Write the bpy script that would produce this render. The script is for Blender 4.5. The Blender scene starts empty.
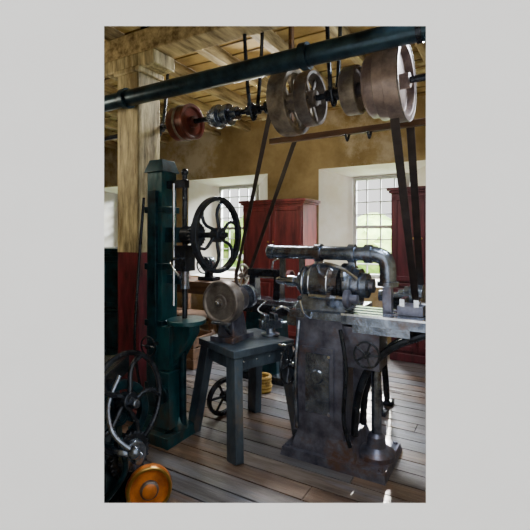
import bpy, bmesh, math, random
from mathutils import Vector, Matrix
random.seed(7)
S = bpy.context.scene
YAW = math.radians(-30)

# ------------------------------------------------------------------ materials
def mat(name, c1, c2=None, rough=.5, metal=0., scale=6., bump=.1, stretch=(1,1,1), spots=None, contrast=.15, spec=.5):
    m = bpy.data.materials.new(name); m.use_nodes = True
    nt = m.node_tree; N = nt.nodes; L = nt.links
    b = N['Principled BSDF']
    c2 = c2 or tuple(x*.5 for x in c1)
    tc = N.new('ShaderNodeTexCoord'); mp = N.new('ShaderNodeMapping')
    mp.inputs['Scale'].default_value = stretch
    L.new(tc.outputs['Object'], mp.inputs['Vector'])
    n = N.new('ShaderNodeTexNoise'); n.inputs['Scale'].default_value = scale
    n.inputs['Detail'].default_value = 8; n.inputs['Roughness'].default_value = .65
    L.new(mp.outputs[0], n.inputs['Vector'])
    r = N.new('ShaderNodeValToRGB')
    r.color_ramp.elements[0].position = .5-contrast; r.color_ramp.elements[1].position = .5+contrast
    r.color_ramp.elements[0].color = (*c2, 1); r.color_ramp.elements[1].color = (*c1, 1)
    L.new(n.outputs['Fac'], r.inputs['Fac'])
    out = r.outputs['Color']
    if spots:
        n2 = N.new('ShaderNodeTexNoise'); n2.inputs['Scale'].default_value = scale*.45
        n2.inputs['Detail'].default_value = 10; n2.inputs['Roughness'].default_value = .7
        L.new(mp.outputs[0], n2.inputs['Vector'])
        r2 = N.new('ShaderNodeValToRGB')
        r2.color_ramp.elements[0].position = .53; r2.color_ramp.elements[1].position = .62
        L.new(n2.outputs['Fac'], r2.inputs['Fac'])
        mx = N.new('ShaderNodeMix'); mx.data_type = 'RGBA'
        L.new(r2.outputs['Color'], mx.inputs['Factor'])
        L.new(out, mx.inputs['A']); mx.inputs['B'].default_value = (*spots, 1)
        out = mx.outputs['Result']
    L.new(out, b.inputs['Base Color'])
    b.inputs['Roughness'].default_value = rough
    b.inputs['Metallic'].default_value = metal
    b.inputs['Specular IOR Level'].default_value = spec
    if bump:
        bp = N.new('ShaderNodeBump'); bp.inputs['Strength'].default_value = bump
        bp.inputs['Distance'].default_value = .02
        L.new(n.outputs['Fac'], bp.inputs['Height']); L.new(bp.outputs[0], b.inputs['Normal'])
    return m

M = dict(
 gallery = mat('gallery_paint', (.82,.815,.80), (.80,.795,.78), .9, 0, 3, .0),
 plaster = mat('plaster', (.62,.49,.25), (.22,.15,.055), .9, 0, 1.3, .3, spots=(.66,.60,.44), contrast=.22),
 reveal = mat('limewash', (.97,.95,.88), (.85,.80,.66), .9, 0, 3, .2),
 ceil = mat('ceiling_boards', (.50,.36,.13), (.13,.08,.025), .85, 0, 1.8, .25, spots=(.66,.56,.30), contrast=.2),
 joist = mat('joist_paint', (.56,.45,.23), (.11,.075,.028), .8, 0, 4, .2, stretch=(3,.5,3)),
 girder = mat('girder_wood', (.30,.21,.08), (.08,.05,.02), .8, 0, 4, .2, stretch=(.5,3,3)),
 postw = mat('post_cream', (.66,.57,.31), (.09,.07,.03), .65, 0, 5, .35, stretch=(3,3,.5), spots=(.20,.15,.06)),
 postr = mat('post_maroon', (.17,.018,.03), (.03,.005,.009), .45, 0, 5, .3, stretch=(3,3,.6)),
 teal = mat('teal_paint', (.014,.105,.125), (.002,.016,.025), .28, .25, 5, .3, stretch=(1.5,1.5,.6), spots=(.045,.05,.045), contrast=.2),
 tealdk = mat('dark_teal', (.010,.06,.085), (.003,.012,.02), .3, .5, 7, .15),
 pipe = mat('pipe_blue', (.030,.070,.10), (.008,.020,.032), .3, .5, 7, .1),
 steel = mat('steel_grey', (.38,.45,.57), (.045,.06,.09), .24, .9, 9, .35, spots=(.15,.12,.115), contrast=.2),
 cast = mat('cast_iron', (.23,.245,.33), (.03,.03,.05), .32, .6, 6, .4, spots=(.15,.095,.08), contrast=.2),
 bright = mat('bright_steel', (.85,.90,.98), (.45,.50,.57), .18, 1, 10, .1),
 black = mat('black_iron', (.045,.055,.075), (.009,.011,.015), .25, .6, 8, .15),
 bench = mat('painted_bench', (.075,.11,.15), (.013,.018,.028), .38, .15, 6, .35, stretch=(1,1,.5), spots=(.10,.09,.08), contrast=.2),
 rust = mat('worn_grey_wheel', (.30,.27,.25), (.05,.042,.038), .36, .5, 8, .3, spots=(.14,.10,.075), contrast=.2),
 redpul = mat('red_pulley', (.17,.035,.02), (.04,.01,.008), .4, .25, 8, .15),
 woodpul = mat('wood_pulley', (.34,.29,.22), (.05,.04,.035), .38, .35, 8, .3, spots=(.10,.09,.10), contrast=.2),
 creampul = mat('cream_pulley', (.40,.31,.26), (.07,.045,.05), .38, .3, 6, .3, spots=(.14,.10,.11), contrast=.2),
 orange = mat('orange_paint', (.75,.23,.03), (.25,.06,.010), .35, .15, 6, .1),
 cab = mat('cabinet_red', (.19,.024,.024), (.06,.008,.009), .5, 0, 4, .15, stretch=(3,3,.5)),
 cab2 = mat('cabinet_maroon', (.11,.014,.022), (.04,.006,.009), .5, 0, 4, .15, stretch=(3,3,.5)),
 belt = mat('leather_belt', (.045,.032,.03), (.018,.013,.014), .6, 0, 9, .1),
 brace = mat('brown_wood', (.14,.065,.025), (.045,.022,.011), .6, 0, 5, .2, stretch=(.6,3,3)),
 frame = mat('window_frame', (.55,.56,.54), (.35,.36,.34), .6, 0, 5, .1),
 rope = mat('hemp_rope', (.45,.28,.05), (.2,.11,.02), .8, 0, 20, .4),
 leaf = mat('foliage', (.30,.42,.12), (.10,.2,.04), .8, 0, 3, .4),
 grass = mat('grass', (.25,.35,.12), (.15,.22,.06), .9, 0, 3, .2),
 brass = mat('brass', (.65,.42,.12), (.4,.25,.07), .3, 1, 9, .05),
)
planks = [mat('floor_board_%d'%i, c1, c2, r, 0, 3.5, .4, stretch=(.5,4,1), spots=sp, contrast=.2, spec=.8) for i,(c1,c2,r,sp) in enumerate([
 ((.20,.175,.17),(.035,.026,.024),.30,(.13,.13,.145)), ((.25,.21,.185),(.05,.034,.028),.27,(.16,.15,.165)),
 ((.16,.15,.16),(.030,.025,.028),.32,(.11,.115,.135)), ((.19,.125,.085),(.045,.026,.018),.29,(.14,.12,.125))])]

# ------------------------------------------------------------------ builder
class B:
    def __init__(s, name, loc=(0,0,0), yaw=0., bevel=.004):
        s.name=name; s.loc=loc; s.yaw=yaw; s.bm=bmesh.new(); s.mats=[]; s.bev=bevel
    def mi(s, m):
        m = M[m] if isinstance(m,str) else m
        if m not in s.mats: s.mats.append(m)
        return s.mats.index(m)
    def face(s, vs, k):
        try:
            f = s.bm.faces.new(vs); f.material_index=k; f.smooth=True; return f
        except ValueError: return None
    def box(s, c, d, m, rot=(0,0,0), top=(1,1)):
        k=s.mi(m)
        R = Matrix.Rotation(rot[2],3,'Z')@Matrix.Rotation(rot[1],3,'Y')@Matrix.Rotation(rot[0],3,'X')
        v=[]
        for z in (-1,1):
            tx,ty = top if z>0 else (1,1)
            for x,y in ((-1,-1),(1,-1),(1,1),(-1,1)):
                v.append(s.bm.verts.new(Vector(c)+R@Vector((x*d[0]/2*tx,y*d[1]/2*ty,z*d[2]/2))))
        for q in ((3,2,1,0),(4,5,6,7),(0,1,5,4),(1,2,6,5),(2,3,7,6),(3,0,4,7)):
            s.face([v[i] for i in q],k)
    def beam(s, p0, p1, w, h, m, up=(0,0,1), taper=1.):
        k=s.mi(m); p0=Vector(p0);p1=Vector(p1); d=(p1-p0).normalized()
        a=d.cross(Vector(up)); 
        if a.length<1e-4: a=d.cross(Vector((1,0,0)))
        a.normalize(); b=a.cross(d)
        v=[]
        for p,t in ((p0,1),(p1,taper)):
            for x,y in ((-1,-1),(1,-1),(1,1),(-1,1)):
                v.append(s.bm.verts.new(p+a*x*w/2*t+b*y*h/2*t))
        for q in ((3,2,1,0),(4,5,6,7),(0,1,5,4),(1,2,6,5),(2,3,7,6),(3,0,4,7)):
            s.face([v[i] for i in q],k)
    def lathe(s, c, axis, prof, m, seg=32, closed=False):
        k=s.mi(m); c=Vector(c); ax=Vector(axis).normalized()
        t=Vector((0,0,1)) if abs(ax.z)<.9 else Vector((1,0,0))
        a=ax.cross(t).normalized(); b=ax.cross(a)
        rings=[]
        for r,h in prof:
            if r<1e-6: rings.append([s.bm.verts.new(c+ax*h)])
            else: rings.append([s.bm.verts.new(c+ax*h+(a*math.cos(2*math.pi*i/seg)+b*math.sin(2*math.pi*i/seg))*r) for i in range(seg)])
        prs=list(zip(rings,rings[1:]))
        if closed: prs.append((rings[-1],rings[0]))
        for A,Bb in prs:
            for i in range(seg):
                j=(i+1)%seg
                if len(A)==1 and len(Bb)==1: continue
                if len(A)==1: s.face([A[0],Bb[i],Bb[j]],k)
                elif len(Bb)==1: s.face([A[i],A[j],Bb[0]],k)
                else: s.face([A[i],A[j],Bb[j],Bb[i]],k)
    def cyl(s, p0, p1, r, m, r2=None, seg=24):
        p0=Vector(p0);p1=Vector(p1); L=(p1-p0).length; r2=r if r2 is None else r2
        s.lathe(p0, p1-p0, [(0,0),(r,0),(r2,L),(0,L)], m, seg)
    def ring(s, c, axis, R, Ri, w, m, seg=40):
        s.lathe(c, axis, [(Ri,-w/2),(R,-w/2),(R,w/2),(Ri,w/2)], m, seg, closed=True)
    def tube(s, pts, r, m, seg=14, closed=False, smooth=0):
        k=s.mi(m); P=[Vector(p) for p in pts]
        if smooth and not closed:
            Q=[]
            for i in range(len(P)-1):
                p0=P[max(i-1,0)];p1=P[i];p2=P[i+1];p3=P[min(i+2,len(P)-1)]
                for j in range(smooth):
                    t=j/smooth
                    Q.append(.5*((2*p1)+(p2-p0)*t+(2*p0-5*p1+4*p2-p3)*t*t+(3*p1-p0-3*p2+p3)*t**3))
            Q.append(P[-1]); P=Q
        n=len(P); rings=[]; prev=None
        for i,p in enumerate(P):
            d=(P[(i+1)%n]-P[i-1]) if (closed or 0<i<n-1) else (P[1]-P[0] if i==0 else P[-1]-P[-2])
            d.normalize()
            if prev is None:
                a=d.cross(Vector((0,0,1)))
                if a.length<.1: a=d.cross(Vector((1,0,0)))
            else: a=prev-d*prev.dot(d)
            a.normalize(); prev=a; b=d.cross(a)
            rr=r[min(i*len(r)//n,len(r)-1)] if isinstance(r,(list,tuple)) else r
            rings.append([s.bm.verts.new(p+(a*math.cos(2*math.pi*j/seg)+b*math.sin(2*math.pi*j/seg))*rr) for j in range(seg)])
        for i in range(n if closed else n-1):
            A=rings[i];C=rings[(i+1)%n]
            for j in range(seg):
                jj=(j+1)%seg; s.face([A[j],A[jj],C[jj],C[j]],k)
        if not closed:
            s.face(rings[0][::-1],k); s.face(rings[-1],k)
    def torus(s, c, axis, R, r, m, seg=40, rs=10):
        pr=[(R+r*math.cos(2*math.pi*i/rs), r*math.sin(2*math.pi*i/rs)) for i in range(rs)]
        s.lathe(c, axis, pr, m, seg, closed=True)
    def ball(s, c, r, m):
        pr=[(r*math.sin(math.pi*i/10), -r*math.cos(math.pi*i/10)) for i in range(11)]
        pr[0]=(0,-r);pr[-1]=(0,r)
        s.lathe(c,(0,0,1),pr,m,18)
    def prism(s, pts, vec, m):
        k=s.mi(m); v=Vector(vec)
        A=[s.bm.verts.new(Vector(p)) for p in pts]; C=[s.bm.verts.new(Vector(p)+v) for p in pts]
        s.face(A[::-1],k); s.face(C,k)
        n=len(A)
        for i in range(n): s.face([A[i],A[(i+1)%n],C[(i+1)%n],C[i]],k)
    def axes(s, axis):
        ax=Vector(axis).normalized(); t=Vector((0,0,1)) if abs(ax.z)<.9 else Vector((1,0,0))
        a=ax.cross(t).normalized(); return ax,a,ax.cross(a)
    def wheel(s, c, axis, R, m, rim=.03, w=.04, spokes=6, curve=.0, hub=.05, sp=.012, round_rim=False, ph=0.):
        ax,a,b=s.axes(axis); c=Vector(c)
        if round_rim: s.torus(c,axis,R-rim/2,rim/2,m)
        else: s.ring(c,axis,R,R-rim,w,m,48)
        s.cyl(c-ax*w*.8,c+ax*w*.8,hub,m)
        s.cyl(c-ax*w*1.1,c+ax*w*1.1,hub*.5,m)
        for i in range(spokes):
            t=ph+2*math.pi*i/spokes; pts=[]
            for q in range(7):
                f=q/6; rr=hub*.7+(R-rim*.6-hub*.7)*f; tt=t+curve*math.sin(f*math.pi)
                pts.append(c+(a*math.cos(tt)+b*math.sin(tt))*rr)
            s.tube(pts,sp,m,8)
    def gear(s, c, axis, R, w, m, n=20, tooth=.012):
        ax,a,b=s.axes(axis); c=Vector(c); pts=[]
        for i in range(n):
            for f,rr in ((0,R-tooth),(.25,R-tooth),(.35,R),(.65,R),(.75,R-tooth)):
                t=2*math.pi*(i+f)/n; pts.append(c-ax*w/2+(a*math.cos(t)+b*math.sin(t))*rr)
        s.prism(pts, ax*w, m)
    def bolt(s, c, axis, r, m='bright'):
        ax,_,_=s.axes(axis); c=Vector(c); s.cyl(c,c+ax*r*.9,r,m,seg=6)
    def done(s, clip=False, sharp=35):
        bm=s.bm
        mw=Matrix.Translation(s.loc)@Matrix.Rotation(s.yaw,4,'Z')
        bmesh.ops.recalc_face_normals(bm, faces=bm.faces)
        if clip:
            inv=mw.inverted(); co=inv@Vector((0,1.66,0)); no=inv.to_3x3()@Vector((0,-1,0))
            bmesh.ops.bisect_plane(bm, geom=bm.verts[:]+bm.edges[:]+bm.faces[:], plane_co=co, plane_no=no, clear_outer=True)
        me=bpy.data.meshes.new(s.name); bm.to_mesh(me); bm.free()
        for m in s.mats: me.materials.append(m)
        me.set_sharp_from_angle(angle=math.radians(sharp))
        o=bpy.data.objects.new(s.name, me); S.collection.objects.link(o); o.matrix_world=mw
        if s.bev:
            md=o.modifiers.new('bevel','BEVEL'); md.width=s.bev; md.segments=2; md.limit_method='ANGLE'
            md.angle_limit=math.radians(40); md.use_clamp_overlap=True
        return o

ZC=3.5; BW=5.96; A0=-8.3; A1=1.0
# ------------------------------------------------------------------ room shell
b=B('floor',yaw=YAW,bevel=0)
y=-3.0; w=.155
while y<BW:
    x=A0-random.random()*2
    while x<A1+.3:
        L=2.2+random.random()*1.6
        b.box((x+L/2,y+w/2,-.02+random.uniform(-.001,.001)),(L-.006,w-.012,.04),planks[random.randrange(4)])
        x+=L
    y+=w
b.box((-3.6,1.5,-.06),(9.8,9.2,.03),'black')
b.done(clip=True)
b=B('ceiling',yaw=YAW,bevel=0)
b.box((-3.6,1.5,ZC+.03),(9.8,9.6,.06),'ceil')
y=-3.
while y<BW:
    b.box((-3.6,y,ZC-.006),(9.6,.012,.012),'girder'); y+=.22
b.done(clip=True)
b=B('ceiling_joists',yaw=YAW,bevel=.006)
x=A0+.2
while x<A1:
    b.box((x,1.5,ZC-.07),(.09,8.9,.14),'joist'); x+=.62
b.done(clip=True)
b=B('ceiling_girder',yaw=YAW,bevel=.01)
GB=-1.129*.5+3.7*.866
b.box((-3.6,GB,ZC-.14-.1),(9.4,.22,.2),'joist')
b.done(clip=True)

wins=[-1.63,-4.24,-7.0]; wi=.85; wo=.42; zi=(.85,2.62); zo=(.95,2.5); T=.45
b=B('wall_back',yaw=YAW,bevel=0)
kp=b.mi('plaster'); kr=b.mi('reveal')
def grid(bb,hw,zz,mi):
    xs=[A0-.1]+sorted([v for c in wins for v in (c-hw,c+hw)])+[A1+.1]
    zs=[0,zz[0],zz[1],ZC]
    V={}
    for i,x in enumerate(xs):
        for j,z in enumerate(zs): V[i,j]=b.bm.verts.new((x,bb,z))
    for i in range(len(xs)-1):
        for j in range(3):
            if j==1 and i%2==1: continue
            b.face([V[i,j],V[i+1,j],V[i+1,j+1],V[i,j+1]],mi)
    return V
Vi=grid(BW,wi,zi,kp); Vo=grid(BW+T,wo,zo,kp)
for q in range(3):
    i=1+2*q
    loop=[(i,1),(i+1,1),(i+1,2),(i,2)]
    for e in range(4):
        p,r=loop[e],loop[(e+1)%4]
        b.face([Vi[p],Vi[r],Vo[r],Vo[p]],kr)
b.done()
for q,c in enumerate(wins):
    b=B('window_%d'%(q+1),yaw=YAW,bevel=.003)
    yy=BW+T-.04
    for x in (c-wo+.02,c+wo-.02): b.box((x,yy,(zo[0]+zo[1])/2),(.05,.06,zo[1]-zo[0]),'frame')
    for z in (zo[0]+.02,zo[1]-.02,(zo[0]+zo[1])/2): b.box((c,yy,z),(2*wo,.055,.05),'frame')
    for i in range(1,4): b.box((c-wo+2*wo*i/4,yy,(zo[0]+zo[1])/2),(.02,.03,zo[1]-zo[0]),'frame')
    for i in range(1,8):
        b.box((c,yy,zo[0]+(zo[1]-zo[0])*i/8),(2*wo,.028,.018),'frame')
    b.done()
b=B('wall_left',yaw=YAW,bevel=0); b.box((A0-.1,1.5,ZC/2),(.2,9.8,ZC),'plaster'); b.done(clip=True)
b=B('wall_right',yaw=YAW,bevel=0); b.box((A1+.1,1.5,ZC/2),(.2,9.8,ZC),'plaster'); b.done(clip=True)

# pale wall in front with the rectangular opening the shop is seen through
b=B('wall_front',bevel=0)
k=b.mi('gallery'); k2=b.mi('plaster')
yf=1.6; yb=1.7
ox=(-.6237,.6237); oz=(.5617,2.4097)
def g2(yy,d,kk):
    xs=[-9.2,ox[0]-d,ox[1]+d,4.6]; zs=[0,oz[0]-d,oz[1]+d,ZC]
    V={(i,j):b.bm.verts.new((x,yy,z)) for i,x in enumerate(xs) for j,z in enumerate(zs)}
    for i in range(3):
        for j in range(3):
            if (i,j)!=(1,1): b.face([V[i,j],V[i+1,j],V[i+1,j+1],V[i,j+1]],kk)
    return V
F=g2(yf,0,k); G=g2(yb,.16,k2)
lp=[(1,1),(2,1),(2,2),(1,2)]
for e in range(4):
    p,r=lp[e],lp[(e+1)%4]; b.face([F[p],F[r],G[r],G[p]],k2)
lp=[(0,0),(3,0),(3,3),(0,3)]
for e in range(4):
    p,r=lp[e],lp[(e+1)%4]; b.face([F[p],F[r],G[r],G[p]],k)
b.done()
b=B('floor_gallery',bevel=0); b.box((-2.3,-.7,-.02),(13.8,4.6,.04),'gallery'); b.done()

# ------------------------------------------------------------------ post
b=B('wooden_post',loc=(-1.129,3.7,0),yaw=YAW,bevel=.012)
b.box((0,0,.74),(.26,.26,1.48),'postr'); b.box((0,0,2.29),(.262,.262,1.70),'postw')
b.box((0,0,3.02),(.32,.30,.05),'postw')
b.box((0,0,3.10),(.62,.26,.12),'postw'); b.box((0,0,.05),(.32,.32,.1),'postr')
b.done()

# ------------------------------------------------------------------ overhead pipe
b=B('overhead_pipe',loc=(0,2.81,2.75),yaw=YAW,bevel=0)
b.cyl((-6.5,0,0),(1.35,0,0),.066,'pipe',seg=32)
for x in (-3.8,-1.35,.3,): 
    b.ring((x,0,0),(1,0,0),.085,.06,.05,'pipe')
for x in (-4.4,-1.95,1.0):
    b.ring((x,0,0),(1,0,0),.074,.06,.03,'black')
    b.cyl((x,0,.06),(x,0,.62),.009,'black',seg=8)
b.done()

# ------------------------------------------------------------------ line shaft
SY=math.radians(-32)
SZ=2.605
b=B('line_shaft',loc=(.263,3.1,SZ),yaw=SY,bevel=.003)
X=(1,0,0)
b.cyl((-3.2,0,0),(1.15,0,0),.022,'black')
def pulley(x,R,w,m,spk=6,ph=0.,rim=.02,hub=.045):
    b.lathe((x,0,0),X,[(R-rim,-w/2),(R-.006,-w/2),(R,0),(R-.006,w/2),(R-rim,w/2)],m,48,closed=True)
    b.cyl((x-w*.45,0,0),(x+w*.45,0,0),hub,m)
    _,a,c=b.axes(X)
    for i in range(spk):
        t=ph+2*math.pi*i/spk; d=a*math.cos(t)+c*math.sin(t)
        b.beam(Vector((x,0,0))+d*hub*.7,Vector((x,0,0))+d*(R-rim*.7),.03,.018,m,up=X)
b.lathe((-1.16,0,0),X,[(0,-.1),(.13,-.1),(.15,-.09),(.15,.07),(.158,.075),(.158,.1),(.13,.1),(.125,.07),(.05,.07),(.05,.12),(0,.12)],'redpul',40)
b.ring((-1.16,0,0),X,.162,.13,.02,'woodpul')
b.gear((-.83,0,0),X,.07,.06,'steel',14)
b.lathe((-.74,0,0),X,[(0,-.05),(.10,-.05),(.10,-.01),(.06,.0),(.06,.04),(.09,.05),(.09,.09),(0,.09)],'steel',32)
b.lathe((-.60,0,0),X,[(0,-.03),(.055,-.03),(.055,.03),(0,.03)],'steel',24)
pulley(-.08,.25,.14,'woodpul',6,.3,.045,.07)
pulley(.09,.20,.10,'rust',6,.1,.03,.06)
b.cyl((-.30,0,0),(-.19,0,0),.05,'black')
b.lathe((.42,0,0),X,[(0,-.06),(.15,-.06),(.165,-.05),(.165,.05),(.15,.055),(.14,.03),(.05,.035),(.05,.06),(0,.06)],'woodpul',40)
b.lathe((.66,0,0),X,[(0,-.16),(.06,-.16),(.06,-.13),(.19,-.13),(.19,-.12),(.21,-.11),(.21,-.05),(.235,-.045),(.235,.02),(.26,.025),(.26,.12),(.22,.12),(.21,.07),(.05,.07),(.05,.14),(0,.14)],'creampul',48)
for q in (-.05,.022,.12): b.torus((.66+q,0,0),X,.222+q*.3,.006,'rust')
for x in (-1.5,-.42,.27,1.05):
    b.box((x,0,.88),(.10,.34,.03),'black')
    b.tube([(x,-.14,.87),(x,-.12,.5),(x,-.07,.1),(x,0,-.075),(x,.07,.1),(x,.12,.5),(x,.14,.87)],.016,'black',8,smooth=5)
    b.lathe((x,0,0),X,[(0,-.06),(.04,-.06),(.045,-.02),(.045,.02),(.04,.06),(0,.06)],'black',20)
    b.beam((x,-.07,.03),(x,.07,.03),.03,.03,'black')
# belts running off the pulleys (built in shaft space)
us=Vector((.848,-.53,0)); S0=Vector((.263,3.1,SZ)); nn=Vector((.53,.848,0))
inv=(Matrix.Translation((.263,3.1,SZ))@Matrix.Rotation(SY,4,'Z')).inverted()
for top,bot,R0,R1,wd in ((S0+us*.73,Vector((1.36,3.66,1.04)),.25,.115,.06),(S0+us*(-.08),Vector((-.27,4.92,1.12)),.245,.13,.045)):
    for sgn in (-1,1):
        b.beam(inv@(top+nn*sgn*R0), inv@(bot+nn*sgn*R1), wd,.008,'belt',up=(0,1,0))
b.done()
b=B('belt_shifter_rail',loc=(.263,3.42,2.40),yaw=YAW)
b.beam((-.25,0,0),(1.15,0,0),.05,.045,'brace')
b.beam((-.05,.0,0),(-.05,0,1.06),.05,.03,'brace'); b.beam((1.1,0,0),(1.1,0,1.06),.05,.03,'brace')
for x in (.45,.62): b.tube([(x,-.0,-.02),(x,-.05,-.08),(x,-.1,-.04)],.01,'black',8,smooth=4)
b.done()

# ------------------------------------------------------------------ drill press (left)
b=B('drill_press',loc=(-.835,3.35,0),yaw=YAW,bevel=.006)
b.box((.03,-.02,.04),(.42,.34,.08),'teal'); b.box((0,0,.12),(.28,.26,.1),'teal',top=(.8,.85))
b.box((0,0,1.12),(.17,.18,2.0),'teal',top=(.92,.92))
b.box((0,0,2.15),(.2,.2,.1),'tealdk',top=(.7,.7))
b.box((.0,-.10,1.1),(.08,.03,1.7),'tealdk')
for z in (.4,.9,1.35,1.8): b.box((0,0,z),(.19,.2,.05),'tealdk')
b.box((.14,0,1.60),(.2,.1,.12),'tealdk',top=(.9,.9)); b.cyl((-.14,0,1.6),(.64,0,1.6),.022,'black')
b.cyl((.24,0,1.6),(.34,0,1.6),.07,'black')
b.gear((.36,0,1.6),X,.10,.03,'black',22)
b.wheel((.56,0,1.6),X,.285,'black',rim=.032,w=.045,spokes=6,curve=.35,hub=.055,sp=.013,ph=.25)
b.beam((.05,0,2.0),(.26,0,2.0),.06,.06,'black'); b.beam((.05,0,1.25),(.26,-.0,1.25),.06,.07,'tealdk')
b.cyl((.24,-.0,.95),(.24,0,2.08),.02,'black'); b.cyl((.18,-.06,1.05),(.18,-.06,2.0),.010,'bright',seg=10)
b.ball((.24,0,2.09),.03,'black')
b.box((.24,0,1.42),(.11,.12,.2),'black'); b.cyl((.24,0,1.18),(.24,0,1.36),.035,'steel'); b.cyl((.24,0,.98),(.24,0,1.2),.015,'bright')
b.tube([(.24,-.06,1.42),(.26,-.18,1.4),(.36,-.2,1.3)],.009,'bright',8,smooth=4); b.ball((.37,-.2,1.29),.02,'black')
b.box((.10,-.02,.72),(.14,.16,.34),'teal',top=(1,1)); b.prism([(.12,-.06,.5),(.34,-.06,.84),(.34,-.06,.9),(.12,-.06,.9)],(0,.12,0),'teal')
b.lathe((.26,0,.9),(0,0,1),[(0,0),(.05,0),(.15,.015),(.15,.045),(0,.045)],'teal',40)
b.cyl((.22,0,.08),(.22,0,.9),.028,'tealdk'); b.lathe((.18,0,.08),(0,0,1),[(.07,0),(.07,.03),(.04,.1),(0,.1)],'teal')
b.box((.13,-.04,.33),(.16,.2,.42),'teal',top=(.7,.8)); b.lathe((.13,-.13,.38),(0,-1,0),[(0,0),(.07,0),(.07,.03),(.03,.04),(0,.04)],'tealdk')
b.wheel((.05,-.2,.75),(0,1,0),.08,'black',rim=.014,spokes=4,hub=.02,sp=.006,w=.02,round_rim=True); b.cyl((.05,-.2,.75),(.05,-.05,.75),.012,'black')
b.tube([(-.12,-.1,.3),(-.16,-.14,.7),(-.14,-.12,1.3),(-.1,-.1,1.9)],.012,'black',8,smooth=5)
b.done()

# ------------------------------------------------------------------ work stand
aang=math.atan2(.61,.79)
b=B('wooden_work_stand',loc=(-.153,3.34,0),yaw=aang,bevel=.006)
L,W=.58,.52
b.box((0,0,.735),(L,W,.055),'bench'); b.box((0,-W/2+.04,.66),(L-.06,.035,.11),'bench'); b.box((0,W/2-.04,.66),(L-.06,.035,.11),'bench')
b.box((-L/2+.05,0,.66),(.035,W-.06,.11),'bench'); b.box((L/2-.05,0,.66),(.035,W-.06,.11),'bench')
for sx in (-1,1):
    for sy in (-1,1):
        b.beam((sx*(L/2-.05),sy*(W/2-.07),.72),(sx*(L/2+.02),sy*(W/2+.05),.0),.07,.115,'bench',up=(0,1,0))
for i in range(4):
    b.bolt((-L/2+.1+i*.12,-W/2+.02,.67),(0,-1,0),.009)
b.done()

b=B('bench_grinder',loc=(-.21,3.33,.763),yaw=YAW,bevel=.004)
Yn=(0,1,0)
ox_=-.05
b.box((ox_,-.02,.02),(.22,.30,.04),'cast'); b.box((ox_,-.02,.12),(.16,.2,.18),'cast',top=(.7,.8))
b.lathe((ox_,-.20,.315),Yn,[(0,-.03),(.022,-.03),(.03,0),(.06,.0),(.06,.012),(.135,.012),(.145,.0),(.162,.0),(.168,.012),(.168,.10),(.15,.115),(.06,.12),(0,.12)],'rust',48)
b.lathe((ox_,-.08,.315),Yn,[(.0,0),(.10,0),(.105,.02),(.105,.15),(.09,.17),(0,.17)],'cast',40)
b.cyl((ox_,.08,.315),(ox_,.26,.315),.02,'bright')
b.lathe((ox_,.17,.315),Yn,[(0,0),(.10,0),(.10,.05),(0,.05)],'steel',40)
b.lathe((ox_,-.235,.315),Yn,[(0,0),(.018,0),(.018,.02),(0,.02)],'bright',6)
b.box((ox_+.05,-.24,.17),(.16,.05,.02),'steel'); b.beam((ox_+.05,-.22,.16),(ox_+.05,-.1,.05),.03,.02,'steel')
b.done()
b=B('bench_vise',loc=(.045,3.44,.763),yaw=math.radians(20),bevel=.004)
b.lathe((0,0,0),(0,0,1),[(0,0),(.075,0),(.075,.02),(.04,.03),(.035,.07),(0,.07)],'steel'); b.box((0,0,.10),(.18,.08,.07),'steel')
b.box((-.05,0,.155),(.035,.12,.06),'steel'); b.box((.03,0,.155),(.035,.12,.06),'steel')
b.cyl((.09,0,.1),(.15,0,.1),.014,'bright'); b.cyl((.145,-.08,.12),(.145,.08,.08),.007,'bright',seg=10)
b.tube([(-.06,.02,.18),(-.1,.03,.22),(-.02,.05,.28)],.008,'bright',8,smooth=4)
b.done()

# ------------------------------------------------------------------ milling machine
b=B('milling_machine',loc=(.53,3.06,0),yaw=YAW,bevel=.008)
b.box((.04,0,.03),(.76,.50,.06),'cast',top=(.97,.96)); b.box((-.03,0,.12),(.48,.42,.12),'cast',top=(.84,.88))
b.box((-.07,0,.60),(.38,.38,.84),'cast',top=(.92,.92))
b.box((-.07,0,1.03),(.43,.42,.05),'steel')
b.box((-.07,-.187,.55),(.24,.02,.5),'cast'); b.box((-.07,-.20,.55),(.18,.01,.42),'steel')
b.lathe((-.07,-.205,.60),(0,-1,0),[(0,0),(.05,0),(.04,.015),(0,.015)],'steel')
for zz in (.35,.75): b.bolt((.02,-.202,zz),(0,-1,0),.012)
b.tube([(.10,-.20,.95),(.15,-.23,.7),(.13,-.22,.35),(.17,-.2,.16)],.014,'black',8,smooth=5)
b.tube([(-.23,-.19,.2),(-.24,-.2,.6),(-.22,-.18,.98)],.016,'steel',8,smooth=4)
b.box((-.08,0,1.10),(.40,.26,.12),'steel',top=(.8,.8))
b.lathe((-.33,0,1.24),X,[(0,-.02),(.04,-.02),(.04,.03),(.07,.03),(.07,.06),(.115,.07),(.12,.09),(.12,.13),(.14,.14),(.145,.17),(.145,.31),(.13,.33),(.13,.37),(0,.37)],'steel',48)
for q in (.10,.16,.30): b.torus((-.33+q,0,1.24),X,.14 if q>.12 else .122,.008,'bright')
b.lathe((-.50,0,1.24),X,[(0,0),(.022,0),(.03,.02),(.03,.09),(.045,.1),(.045,.16),(0,.16)],'bright',32)
b.gear((.07,0,1.24),X,.155,.03,'black',36,.010)
b.lathe((.09,0,1.24),X,[(0,0),(.145,0),(.145,.05),(.12,.055),(.12,.10),(.09,.105),(.09,.15),(.05,.16),(.05,.19),(0,.19)],'steel',48)
b.gear((.02,-.16,1.16),X,.075,.03,'steel',22,.008); b.cyl((-.15,-.16,1.16),(.16,-.16,1.16),.016,'bright')
b.lathe((.12,-.16,1.16),X,[(0,0),(.06,0),(.06,.03),(.03,.04),(.03,.09),(0,.09)],'cast')
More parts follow.
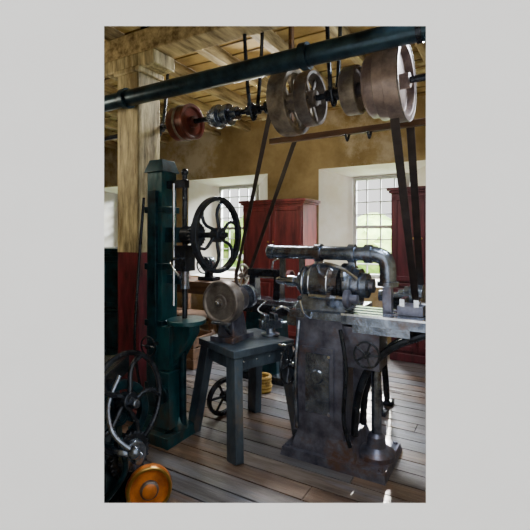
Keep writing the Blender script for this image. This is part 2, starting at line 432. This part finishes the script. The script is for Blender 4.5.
b.gear((.10,-.12,1.32),X,.05,.02,'bright',18,.006)
b.tube([(-.56,0,1.465),(-.2,0,1.465),(.1,0,1.465),(.28,0,1.465)],.052,'steel',24)
b.tube([(.24,0,1.465),(.29,0,1.462),(.345,0,1.44),(.37,0,1.395),(.375,0,1.33),(.375,0,1.26)],.057,'steel',24,smooth=5)
b.lathe((-.57,0,1.465),X,[(0,-.01),(.047,-.01),(.058,0),(.058,.05),(0,.05)],'steel',32)
for x in (-.14,.12,.24): b.ring((x,0,1.465),X,.068,.045,.05,'steel')
b.ring((.375,0,1.26),(0,0,1),.074,.045,.03,'steel')
for x in (-.14,.12): b.beam((x,0,1.33),(x,0,1.43),.05,.05,'steel')
b.beam((.375,0,1.25),(.375,0,1.05),.06,.06,'cast')
for x in (-.45,-.28): b.beam((x,0,1.27 if x<-.4 else 1.3),(x,0,1.42),.03,.04,'steel')
b.tube([(-.1,-.1,1.33),(-.05,-.2,1.4),(.1,-.22,1.38),(.2,-.15,1.3)],.012,'bright',8,smooth=5)
b.box((.22,-.02,.82),(.26,.22,.28),'cast',top=(1,1)); b.box((.36,-.02,.96),(.38,.26,.06),'steel')
b.box((.42,-.03,1.025),(.62,.36,.06),'steel'); 
for yy in (-.16,-.07,.03,.13): b.box((.42,yy-.03,1.06),(.62,.05,.014),'bright')
b.box((.54,-.02,1.10),(.16,.16,.06),'cast'); b.box((.49,-.02,1.15),(.03,.16,.05),'bright'); b.box((.58,-.02,1.15),(.03,.16,.05),'bright')
b.cyl((.60,-.02,1.14),(.70,-.02,1.14),.015,'bright')
b.cyl((.30,-.02,.06),(.30,-.02,.72),.035,'steel'); b.lathe((.30,-.02,.06),(0,0,1),[(.13,0),(.13,.03),(.07,.07),(.06,.14),(.04,.16),(0,.16)],'cast')
b.wheel((.30,-.26,.82),(0,1,0),.09,'black',rim=.015,spokes=5,hub=.022,sp=.007,w=.02,round_rim=True); b.cyl((.3,-.27,.82),(.3,-.1,.82),.014,'bright')
b.wheel((.78,-.03,1.02),X,.08,'black',rim=.016,spokes=4,hub=.022,sp=.007,w=.02,round_rim=True); b.cyl((.7,-.03,1.02),(.80,-.03,1.02),.014,'bright')
b.prism([(.14,-.04,.30),(.14,-.04,.70),(.30,-.04,.70),(.22,-.04,.62),(.17,-.04,.45)],(0,.06,0),'cast')
for yy in (-.10,.10):
    b.tube([(.17,yy,.20),(.19,yy,.45),(.27,yy,.68),(.42,yy,.84),(.58,yy,.93),(.70,yy,.98)],.026,'black',10,smooth=6)
b.wheel((-.34,-.10,.62),X,.155,'black',rim=.02,spokes=5,hub=.035,sp=.010,w=.022,round_rim=True); b.cyl((-.36,-.10,.62),(-.2,-.10,.62),.018,'bright')
b.cyl((-.36,-.10,.75),(-.43,-.10,.75),.012,'bright')
b.gear((-.28,-.08,.45),X,.07,.025,'steel',20,.008)
b.box((-.30,-.02,.97),(.12,.2,.10),'steel',top=(.8,.9)); b.tube([(-.3,-.1,1.0),(-.36,-.16,1.06),(-.42,-.18,1.04)],.010,'bright',8,smooth=4); b.ball((-.43,-.18,1.04),.02,'black')
b.tube([(-.12,-.2,1.0),(-.14,-.28,1.05),(-.16,-.3,1.15)],.009,'bright',8,smooth=4); b.ball((-.16,-.3,1.16),.018,'black')
for x,y in ((-.30,-.21),(.38,-.21),(-.30,.21),(.38,.21)): b.bolt((x,y,.06),(0,0,1),.018,'cast')
b.done()

# ------------------------------------------------------------------ lathe with curved legs at right
b=B('metal_lathe',loc=(1.25,3.72,0),yaw=YAW,bevel=.006)
b.box((.05,0,.80),(1.35,.28,.10),'black'); b.box((.05,-.10,.86),(1.35,.05,.03),'steel'); b.box((.05,.10,.86),(1.35,.05,.03),'steel')
def cleg(x,s):
    for yy in (-.13,.13):
        pts=[(x,yy,.77),(x-s*.16,yy,.74),(x-s*.26,yy,.62),(x-s*.30,yy,.42),(x-s*.32,yy,.2),(x-s*.38,yy,.04)]
        b.tube(pts,.036,'black',10,smooth=5)
        b.box((x-s*.40,yy,.02),(.14,.10,.04),'black')
        b.tube([(x+s*.02,yy,.77),(x-s*.02,yy,.6),(x+s*.02,yy,.3),(x+s*.04,yy,.04)],.03,'black',10,smooth=5); b.box((x+s*.04,yy,.02),(.12,.10,.04),'black')
    b.beam((x-s*.3,-.13,.4),(x-s*.3,.13,.4),.04,.04,'black')
cleg(-.22,1); cleg(.38,-1)
b.box((.32,0,1.0),(.26,.24,.26),'black',top=(.9,.8)); b.box((-.04,0,.95),(.06,.2,.2),'black')
b.lathe((.08,0,1.04),X,[(0,-.12),(.07,-.12),(.07,-.07),(.10,-.07),(.10,-.02),(.12,-.02),(.12,.09),(0,.09)],'steel',32)
b.lathe((-.10,0,1.04),X,[(0,-.12),(.05,-.12),(.05,-.07),(.10,-.07),(.10,-.02),(.04,-.02),(.04,.12),(0,.12)],'steel',32)
b.box((-.40,-.05,.92),(.18,.3,.08),'steel'); b.box((-.40,-.05,.99),(.08,.10,.08),'bright')
b.wheel((-.42,-.26,.86),(0,1,0),.09,'black',rim=.015,spokes=4,hub=.02,sp=.007,w=.02,round_rim=True)
b.cyl((-.42,-.27,.86),(-.42,-.1,.86),.012,'bright')
b.done()

# ------------------------------------------------------------------ foreground machine, left
b=B('shaping_machine',loc=(-.95,2.4,0),yaw=0,bevel=.006)
b.box((-.12,.05,.04),(.62,.5,.08),'black'); b.box((-.15,.05,.4),(.42,.36,.66),'tealdk',top=(.85,.85)); b.box((-.15,.05,.78),(.46,.40,.10),'black')
b.lathe((-.1,.0,.95),(.87,-.5,0),[(0,-.2),(.10,-.2),(.10,.05),(.06,.06),(.06,.12),(0,.12)],'tealdk')
ax1=(.87,-.45,.1)
b.cyl((-.1,.08,.62),(.24,-.1,.66),.025,'steel')
b.wheel((.17,-.06,.66),ax1,.28,'black',rim=.032,w=.04,spokes=5,curve=.3,hub=.05,sp=.016,round_rim=True,ph=.4)
b.wheel((.10,-.02,.56),(.8,-.6,.0),.20,'tealdk',rim=.05,w=.05,spokes=5,hub=.05,sp=.014,ph=.1)
b.gear((.18,-.06,.36),(.8,-.6,0),.13,.04,'black',26,.012); b.lathe((.18,-.06,.36),(.8,-.6,0),[(0,.02),(.09,.02),(.08,.05),(.03,.06),(.03,.1),(0,.1)],'steel')
b.cyl((-.05,.1,.36),(.18,-.06,.36),.03,'steel')
b.tube([(.14,-.1,.82),(.10,-.16,.68),(.14,-.2,.54),(.24,-.2,.45)],.014,'steel',10,smooth=5); b.ball((.255,-.2,.44),.034,'steel')
b.tube([(.10,-.12,.42),(.18,-.2,.44),(.28,-.16,.40)],.02,'steel',10,smooth=4)
b.tube([(.05,-.1,.12),(.12,-.16,.2),(.2,-.18,.34),(.16,-.16,.5)],.016,'tealdk',10,smooth=5)
oa=Vector((.35,-.93,.1))
oc=Vector((.31,-.12,.20))
b.lathe(oc,oa,[(0,-.03),(.115,-.03),(.125,-.02),(.125,.012),(.115,.02),(.10,.02),(.085,.008),(.045,.012),(.04,.04),(.02,.05),(0,.05)],'orange',48)
b.torus(oc+oa*.02,oa,.112,.010,'brass'); b.lathe(oc,oa,[(.05,.012),(.05,.03),(.03,.045),(0,.045)],'rust')
b.cyl(oc-oa*.02,(.10,.16,.20),.025,'steel'); b.box((.04,.14,.15),(.2,.12,.22),'black')
b.done()

# ------------------------------------------------------------------ cabinets
def cabinet(name,loc,w,h,d,m):
    b=B(name,loc=loc,yaw=YAW,bevel=.006)
    b.box((0,0,h/2),(w,d,h-.06),m); b.box((0,-.0,.05),(w+.03,d+.03,.1),m)
    b.box((0,0,h-.05),(w+.05,d+.05,.03),m); b.box((0,0,h-.015),(w+.10,d+.09,.04),m)
    b.box((0,-d/2-.005,h*.44),(w,.02,.04),m)
    for sx in (-1,1):
        for z0,z1 in ((.14,h*.42),(h*.46,h-.1)):
            cx=sx*w/4; cz=(z0+z1)/2; hh=z1-z0; ww=w/2-.03
            b.box((cx,-d/2-.008,cz),(ww,.02,hh),m)
            for e in (-1,1):
                b.box((cx+e*(ww/2-.035),-d/2-.022,cz),(.06,.014,hh),m); b.box((cx,-d/2-.022,cz+e*(hh/2-.035)),(ww,.014,.06),m)
            b.ball((cx-sx*(ww/2-.03),-d/2-.04,cz),.015,'brass')
    b.done()
def Rm(a,bb,z=0): return (a*.866+bb*.5, -a*.5+bb*.866, z)
cabinet('red_cabinet',(.225,6.36,0),1.02,2.12,.5,'cab')
cabinet('red_cabinet.001',(2.02,5.34,0),.66,2.2,.45,'cab2')
cabinet('tool_cupboard',(-2.05,5.7,0),.8,1.42,.45,'tealdk')

# ------------------------------------------------------------------ workbench at back
b=B('workbench',loc=Rm(-4.75,5.3),yaw=YAW,bevel=.005)
b.box((0,0,.84),(2.0,.6,.07),'brace'); b.box((0,0,.3),(1.9,.5,.04),'brace')
for x in (-.9,0,.9):
    for y in (-.24,.24): b.box((x,y,.40),(.09,.09,.81),'brace')
b.box((0,-.24,.74),(1.9,.04,.12),'brace')
b.done()
b=B('hand_forge_blower',loc=Rm(-4.1,5.3,.875),yaw=YAW)
b.box((0,0,.03),(.3,.2,.06),'black'); b.box((0,0,.12),(.1,.1,.14),'black'); b.lathe((0,-.06,.25),(0,1,0),[(0,0),(.12,0),(.13,.03),(.13,.09),(.12,.12),(0,.12)],'steel'); b.wheel((0,-.14,.25),(0,1,0),.14,'black',rim=.02,spokes=5,w=.02,hub=.03,sp=.008)
b.cyl((0,-.15,.25),(0,-.05,.25),.014,'bright')
b.done()
b=B('wooden_toolbox',loc=Rm(-4.8,5.3,.875),yaw=YAW)
b.box((0,0,.11),(.42,.22,.22),'cab'); b.box((0,0,.235),(.44,.24,.03),'cab'); b.tube([(-.08,0,.25),(-.07,0,.30),(.07,0,.30),(.08,0,.25)],.01,'black',8,smooth=3)
b.done()
b=B('small_planer',loc=(.02,4.75,0),yaw=YAW,bevel=.005)
b.box((0,0,.04),(.7,.5,.08),'black'); b.box((0,0,.4),(.44,.34,.66),'tealdk',top=(.85,.85)); b.box((0,0,.78),(.9,.32,.1),'black'); b.box((0,0,.85),(.8,.24,.05),'steel')
for x in (-.16,.16): b.box((x,.0,1.02),(.09,.14,.34),'black',top=(.8,.8))
b.box((0,0,1.17),(.44,.12,.08),'black'); b.cyl((-.34,0,1.12),(.34,0,1.12),.02,'bright'); b.wheel((-.34,0,1.12),X,.14,'rust',rim=.025,spokes=5,w=.04,hub=.03)
b.wheel((.30,0,1.12),X,.09,'cab2',rim=.02,spokes=4,w=.04,hub=.03,sp=.008)
b.tube([(.1,-.05,1.2),(.14,-.1,1.3),(.22,-.12,1.34)],.01,'bright',8,smooth=4)
b.done()
b=B('coil_of_rope',loc=(-.03,4.25,0),bevel=0)
for i in range(5): b.torus((random.uniform(-.006,.006),random.uniform(-.006,.006),.018+i*.032),(0,0,1),.085,.018,'rope',32,8)
b.done()
b=B('spare_flywheel',loc=(-.36,3.66,.172),yaw=math.radians(-50))
b.wheel((0,0,0),(1,0,-.15),.172,'black',rim=.03,w=.04,spokes=6,hub=.035,sp=.012)
b.done()
b=B('wooden_crate',loc=(-1.0,5.2,0),yaw=YAW)
for i in range(3):
    z=.06+i*.13
    for s in (-1,1): b.box((0,s*.2,z),(.6,.02,.11),'brace'); b.box((s*.29,0,z),(.02,.4,.11),'brace')
b.box((0,0,.02),(.56,.38,.02),'brace')
for sx in (-1,1):
    for sy in (-1,1): b.box((sx*.27,sy*.18,.2),(.04,.04,.4),'brace')
b.done()

# ------------------------------------------------------------------ outside
b=B('lawn_ground',yaw=YAW,bevel=0); b.box((-3.5,12.6,-.1),(40,12.2,.1),'grass'); b.done()
b=B('garden_hedge',yaw=YAW,bevel=0)
for i in range(70):
    x=-14+i*.33+random.uniform(-.2,.2); r=random.uniform(.4,.75)
    k=b.mi('leaf')
    res=bmesh.ops.create_icosphere(b.bm,subdivisions=3,radius=r,matrix=Matrix.Translation((x,9.6+random.uniform(-.5,.5),random.uniform(.2,1.75))))
    for v in res['verts']:
        v.co+=Vector((random.uniform(-1,1),random.uniform(-1,1),random.uniform(-1,1)))*.06
b.done()

# ------------------------------------------------------------------ light
w=bpy.data.worlds.new('World'); S.world=w; w.use_nodes=True
bg=w.node_tree.nodes['Background']; bg.inputs[0].default_value=(1,.995,.985,1); bg.inputs[1].default_value=1.75
def area(name,loc,target,size,power,col,sy=None):
    l=bpy.data.lights.new(name,'AREA'); l.energy=power; l.color=col; l.size=size
    if sy: l.shape='RECTANGLE'; l.size_y=sy
    o=bpy.data.objects.new(name,l); S.collection.objects.link(o); o.location=loc
    o.rotation_euler=(Vector(target)-Vector(loc)).to_track_quat('-Z','Y').to_euler()
def spot(name,loc,target,power,col,ang,blend=.6,r=.08):
    l=bpy.data.lights.new(name,'SPOT'); l.energy=power; l.color=col; l.spot_size=math.radians(ang); l.spot_blend=blend; l.shadow_soft_size=r
    o=bpy.data.objects.new(name,l); S.collection.objects.link(o); o.location=loc
    o.rotation_euler=(Vector(target)-Vector(loc)).to_track_quat('-Z','Y').to_euler()
su=bpy.data.lights.new('sun','SUN'); su.energy=10; su.angle=.02; su.color=(1,.95,.86)
so=bpy.data.objects.new('sun',su); S.collection.objects.link(so)
d=Vector((-.30,-.95,-.46))
so.rotation_euler=d.to_track_quat('-Z','Y').to_euler()
area('sky_fill_outside_1',Rm(-.6,8.2,4.0),Rm(-2.1,5.9,1.5),1.6,2800,(.88,.94,1))  # added area light above the sight line, boosts daylight on the window reveal
area('sky_fill_outside_2',Rm(-3.1,8.2,4.0),Rm(-4.8,5.9,1.5),1.6,2800,(.92,.96,1))  # same added daylight boost for the middle window
area('fill_right',(1.5,2.9,3.0),(.2,3.2,.8),.35,55,(.82,.91,1))  # added cool fill from the right, no fixture there
area('fill_left',(-2.6,3.4,2.6),(-.3,3.6,1.2),.5,16,(1,.85,.62))  # added warm fill on the left, unseen source
area('fill_ceiling_wash',(-.3,4.6,2.0),(.2,4.8,3.5),.8,13,(1,.82,.5))  # added uplight to warm the ceiling, not a shop fixture
area('fill_rim_back',(-.1,4.7,3.2),(.2,3.0,.8),.4,65,(1,.97,.92))  # added rim light on the machines from the window side
spot('fill_spot_front',(.75,2.0,3.2),(.36,2.80,.1),110,(.84,.92,1),50,.9)  # added spot that brightens the front floor boards
spot('fill_spot_stand',(-.9,2.1,3.2),(-.3,3.2,.9),45,(1,.96,.9),32,.9)  # added spot that lifts the stand and grinder

# ------------------------------------------------------------------ camera
cam=bpy.data.cameras.new('camera'); cam.sensor_width=36; cam.lens=413/530*36; cam.shift_y=-30/530
co=bpy.data.objects.new('camera',cam); S.collection.objects.link(co); co.location=(0,0,1.6); co.rotation_euler=(math.radians(90),0,0)
S.camera=co
